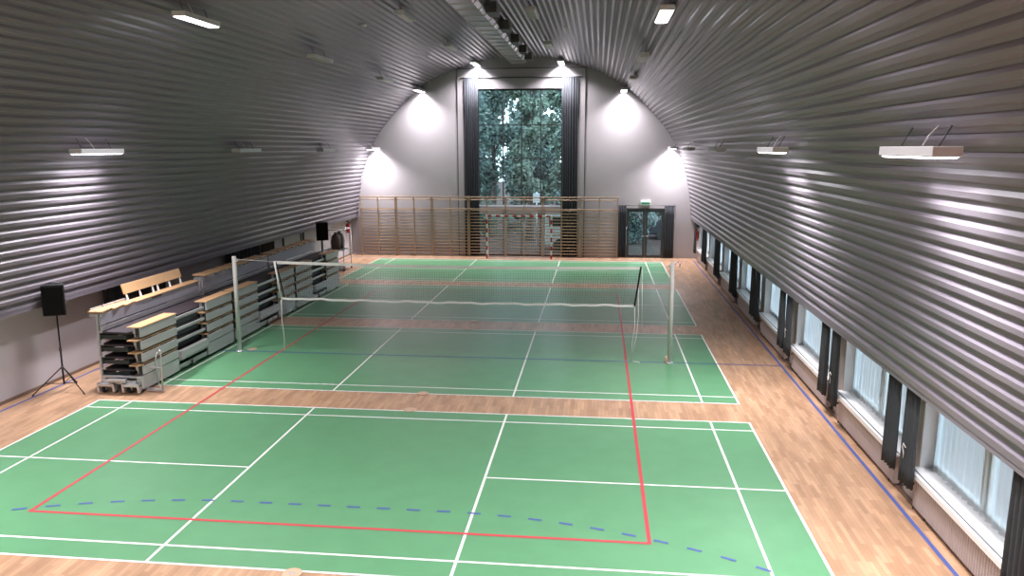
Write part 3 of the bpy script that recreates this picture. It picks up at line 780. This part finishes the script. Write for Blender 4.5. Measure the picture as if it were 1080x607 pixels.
loudspeaker('black loudspeaker on the tripod stand nearest the viewer', (SX, SY, 1.72), math.radians(25))
speaker_stand('tripod stand in the far left corner behind the bleachers', (-7.6, 16.2, 0), 1.50, math.radians(40))
loudspeaker('black loudspeaker in the far left corner behind the bleachers', (-7.6, 16.2, 1.49), math.radians(30), 1.12)
# tall storage trolley
tr = thing('storage_trolley', 'tall metal storage trolley behind the far end of the bleachers', 'trolley', (-7.55, 17.9, 0))
p = MB()
for x in (-.45, .45):
    for y in (-.5, .5): p.tube([(x, y, .1), (x, y, 1.80)], .018, 8)
    for z in (.16, .9, 1.78): p.tube([(x, -.5, z), (x, .5, z)], .016, 8)
for y in (-.5, .5):
    for z in (.16, .9, 1.78): p.tube([(-.45, y, z), (.45, y, z)], .016, 8)
p.build('frame', 'alu', tr)
MB().rbox(-.45, .45, -.5, .5, .14, .18, .005).build('shelf', 'dark_steel', tr); MB().rbox(-.45, .45, -.5, .5, .88, .91, .005).build('shelf', 'dark_steel', tr)
for x in (-.45, .45):
    for y in (-.5, .5): MB().tube([(x-.02, y, .05), (x+.02, y, .05)], .05, 12).build('wheel', 'rubber', tr)
for k, (y, m_, lab) in enumerate(((-.25, 'bag', 'brown cloth bag standing in the storage trolley, nearer one'), (.22, 'curtain_b', 'darker brown cloth bag standing in the storage trolley, further one'))):
    bg = MB(); pts = [(-7.5, 17.9+y, .911), (-7.5, 17.9+y, .93), (-7.5, 17.9+y, 1.25), (-7.5, 17.9+y, 1.5), (-7.5, 17.9+y, 1.6), (-7.5, 17.9+y, 1.66)]
    bg.tube(pts, [.15, .20, .215, .18, .06, .09], 14); tag(bg.build('bag', m_), lab, 'bag', 'bags in the trolley')

# ------------------------------------------------------------------ outside: ground, trees, house, car, sign
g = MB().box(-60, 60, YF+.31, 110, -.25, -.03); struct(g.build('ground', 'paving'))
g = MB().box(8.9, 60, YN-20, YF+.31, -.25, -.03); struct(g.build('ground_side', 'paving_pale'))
def tree(lab, loc, h, r, m_, n, seed, trunk_h, kind='tree', leaf=.26):
    rnd = random.Random(seed)
    t = thing(kind, lab, 'tree' if kind == 'tree' else 'shrub', loc, 0, 'trees and shrubs outside the end wall')
    tk = MB(); tk.tube([(0,0,0), (.05,0,trunk_h*.6), (.1,.05,trunk_h), (.05,.1,h*.7), (.1,0,h*.92)], [.20*h/9, .16*h/9, .13*h/9, .07*h/9, .02], 8)
    clumps = []
    for k in range(26):
        a_ = rnd.uniform(0, 2*PI); z = trunk_h + (h-trunk_h)*rnd.random(); f = 1-abs((z-trunk_h)/(h-trunk_h)*2-.8)*.5
        rr = r*f*math.sqrt(rnd.random()); clumps.append(Vector((rr*math.cos(a_), rr*math.sin(a_), z)))
    for c in clumps[:14]:
        tk.tube([(.06, .04, max(.4, c.z-.25*r-.6)), tuple(c*.5+Vector((0,0,c.z*.5-.2))), tuple(c)], [.05*h/9, .035*h/9, .012], 5)
    tk.build('trunk', 'bark', t)
    f = MB()
    for k in range(int(n*2.6)):
        c = clumps[rnd.randrange(len(clumps))]; cs = r*.42
        d = Vector((rnd.gauss(0, 1), rnd.gauss(0, 1), rnd.gauss(0, .8))); d = d.normalized()*cs*rnd.random()**.45
        p = c+d
        if p.z < .15: p.z = .15+rnd.random()*.3
        a_ = Vector((rnd.gauss(0,1), rnd.gauss(0,1), rnd.gauss(0,1))).normalized(); b_ = a_.orthogonal().normalized()
        s = leaf*.58*rnd.uniform(.6, 1.2); q = len(f.v)
        f.v += [tuple(p-a_*s), tuple(p+b_*s*.5), tuple(p+a_*s), tuple(p-b_*s*.5)]; f.face([q, q+1, q+2, q+3])
    f.build('foliage', m_, t)
    return t
tree('slim dark tree at the left side of the tall window', (-4.0, 28.6, 0), 10.5, 1.4, 'leaf_c', 3600, 1, 2.0)
tree('slim mid-green tree in the middle of the tall window, nearest one', (-.2, 29.8, 0), 10.8, 1.25, 'leaf_b', 3600, 3, 2.2)
tree('full blue-green tree left of centre behind the tall window', (-3.0, 34.8, 0), 11.5, 2.0, 'leaf_a', 5200, 2, 1.0)
tree('dark tree at the right side of the tall window', (2.9, 35.2, 0), 11.5, 1.9, 'leaf_c', 5200, 4, 1.2)
tree('distant tree far left behind the tall window', (-5.6, 42.2, 0), 13, 2.8, 'leaf_a', 5200, 7, 1.5, leaf=.34)
tree('distant tree right of centre behind the tall window', (2.6, 42.6, 0), 13, 2.8, 'leaf_b', 5600, 8, 1.6, leaf=.36)
tree('most distant tree in the middle behind the tall window', (-1.6, 51.4, 0), 15, 3.1, 'leaf_a', 6000, 9, 1.6, leaf=.40)
tree('dark bushy tree behind the left leaf of the glazed door', (5.75, 28.8, 0), 5.5, 1.1, 'leaf_c', 3600, 5, .35)
tree('lighter tree behind the right leaf of the glazed door', (8.7, 36.6, 0), 9.5, 1.9, 'leaf_b', 4200, 6, .8)
tree('distant dark tree seen through the top of the glazed door', (11.6, 45, 0), 13, 3.0, 'leaf_c', 5200, 12, 1.0, leaf=.36)
tree('low wide shrub on the left beyond the panes behind the goal', (-2.9, 31.9, 0), 1.9, .55, 'leaf_a', 1500, 21, .15, 'shrub')
tree('low wide shrub in the middle beyond the panes behind the goal', (-1.2, 32.6, 0), 2.1, .55, 'leaf_c', 1500, 22, .15, 'shrub')
# pale van parked beyond the lower right panes
hs = thing('house', 'pale house wall with windows seen through the lower right panes', 'house', (3.8, 58, 0))
MB().box(-3.2, 5.0, 0, 6, -.05, 5.6).build('wall', 'house', hs)
for k in range(4):
    for z in (.9, 3.4):
        w_ = MB(); x = -2.6+k*1.9; w_.box(x, x+1.1, -.05, .0, z, z+1.4); wo = w_.build('window', 'frame_light', hs)
        MB().box(x+.1, x+1.0, -.07, -.05, z+.1, z+1.3).build('pane', 'house_win', wo)
rf = MB(); rf.poly_ext([(-3.5, 5.5), (5.3, 5.5), (.9, 8.0)], 'y', -.3, 6.3); rf.build('roof', 'roof', hs)
vn = thing('van', 'white parked van beyond the lower right panes of the tall window', 'van', (3.15, 25.8, -.03), 0)
q = MB(); q.poly_ext([(-2.1, .35), (2.1, .35), (2.1, 1.15), (1.9, 1.25), (1.2, 2.05), (-2.0, 2.05), (-2.1, 1.9)], 'y', -.85, .85); q.build('body', 'white', vn, bevel=.06)
q = MB(); q.box(-1.9, -1.1, -.87, -.85, 1.3, 1.75); q.box(-.9, .1, -.87, -.85, 1.3, 1.75); q.box(.3, 1.2, -.87, -.85, 1.3, 1.75); q.build('side_window', 'car_glass', vn)
for x in (-1.35, 1.3):
    for y in (-.8, .8): MB().tube([(x, y-.1, .33), (x, y+.1, .33)], .33, 18).build('wheel', 'rubber', vn)
cr = thing('car', 'dark parked car seen through the right leaf of the glazed door', 'car', (8.7, 31.6, -.03), 0)
q = MB(); q.poly_ext([(-2.1, .30), (2.1, .30), (2.15, .75), (1.9, .95), (1.1, 1.0), (.5, 1.42), (-1.0, 1.45), (-1.7, 1.0), (-2.1, .9)], 'y', -.85, .85); q.build('body', 'car', cr, bevel=.07)
q = MB(); q.poly_ext([(.95, 1.0), (.45, 1.36), (-.2, 1.38), (-.2, 1.0)], 'y', -.87, -.85); q.poly_ext([(-.3, 1.0), (-.3, 1.38), (-.95, 1.38), (-1.5, 1.0)], 'y', -.87, -.85); q.build('side_window', 'car_glass', cr)
for x in (-1.3, 1.3):
    for y in (-.8, .8): MB().tube([(x, y-.1, .31), (x, y+.1, .31)], .31, 18).build('wheel', 'rubber', cr)
sg = thing('sign_board', 'pale square board on a pole among the trees behind the tall window', 'sign', (.42, 27.3, -.03))
MB().tube([(0,0,0), (0,0,2.9)], .04, 10).build('pole', 'alu', sg)
MB().rbox(-.19, .19, -.06, -.03, 2.35, 2.85, .006).build('board', 'sign', sg)

# ------------------------------------------------------------------ world, camera, view
wd = bpy.data.worlds.new('overcast_sky'); sc.world = wd; wd.use_nodes = True
bg = wd.node_tree.nodes['Background']; bg.inputs[0].default_value = (.80, .91, 1.0, 1); bg.inputs[1].default_value = 5.4

cd = bpy.data.cameras.new('camera'); cam = bpy.data.objects.new('camera', cd); COL.objects.link(cam)
cx_, cy_, cz_, yaw, pitch, roll, f_ = 3.7079, -14.6689, 5.2158, -.11, .1782, -.0019, 819.1881
fw = Vector((math.sin(yaw)*math.cos(pitch), math.cos(yaw)*math.cos(pitch), -math.sin(pitch)))
rt_ = Vector((math.cos(yaw), -math.sin(yaw), 0)); up_ = rt_.cross(fw)
r2 = rt_*math.cos(roll)+up_*math.sin(roll); u2 = up_*math.cos(roll)-rt_*math.sin(roll)
cam.matrix_world = Matrix(((r2.x, u2.x, -fw.x, cx_), (r2.y, u2.y, -fw.y, cy_), (r2.z, u2.z, -fw.z, cz_), (0, 0, 0, 1)))
cd.sensor_width = 36; cd.lens = f_/1080*36; cd.clip_end = 300
sc.camera = cam
sc.view_settings.view_transform = 'Standard'; sc.view_settings.look = 'None'; sc.view_settings.exposure = 0; sc.view_settings.gamma = 1
sc.view_settings.use_curve_mapping = False
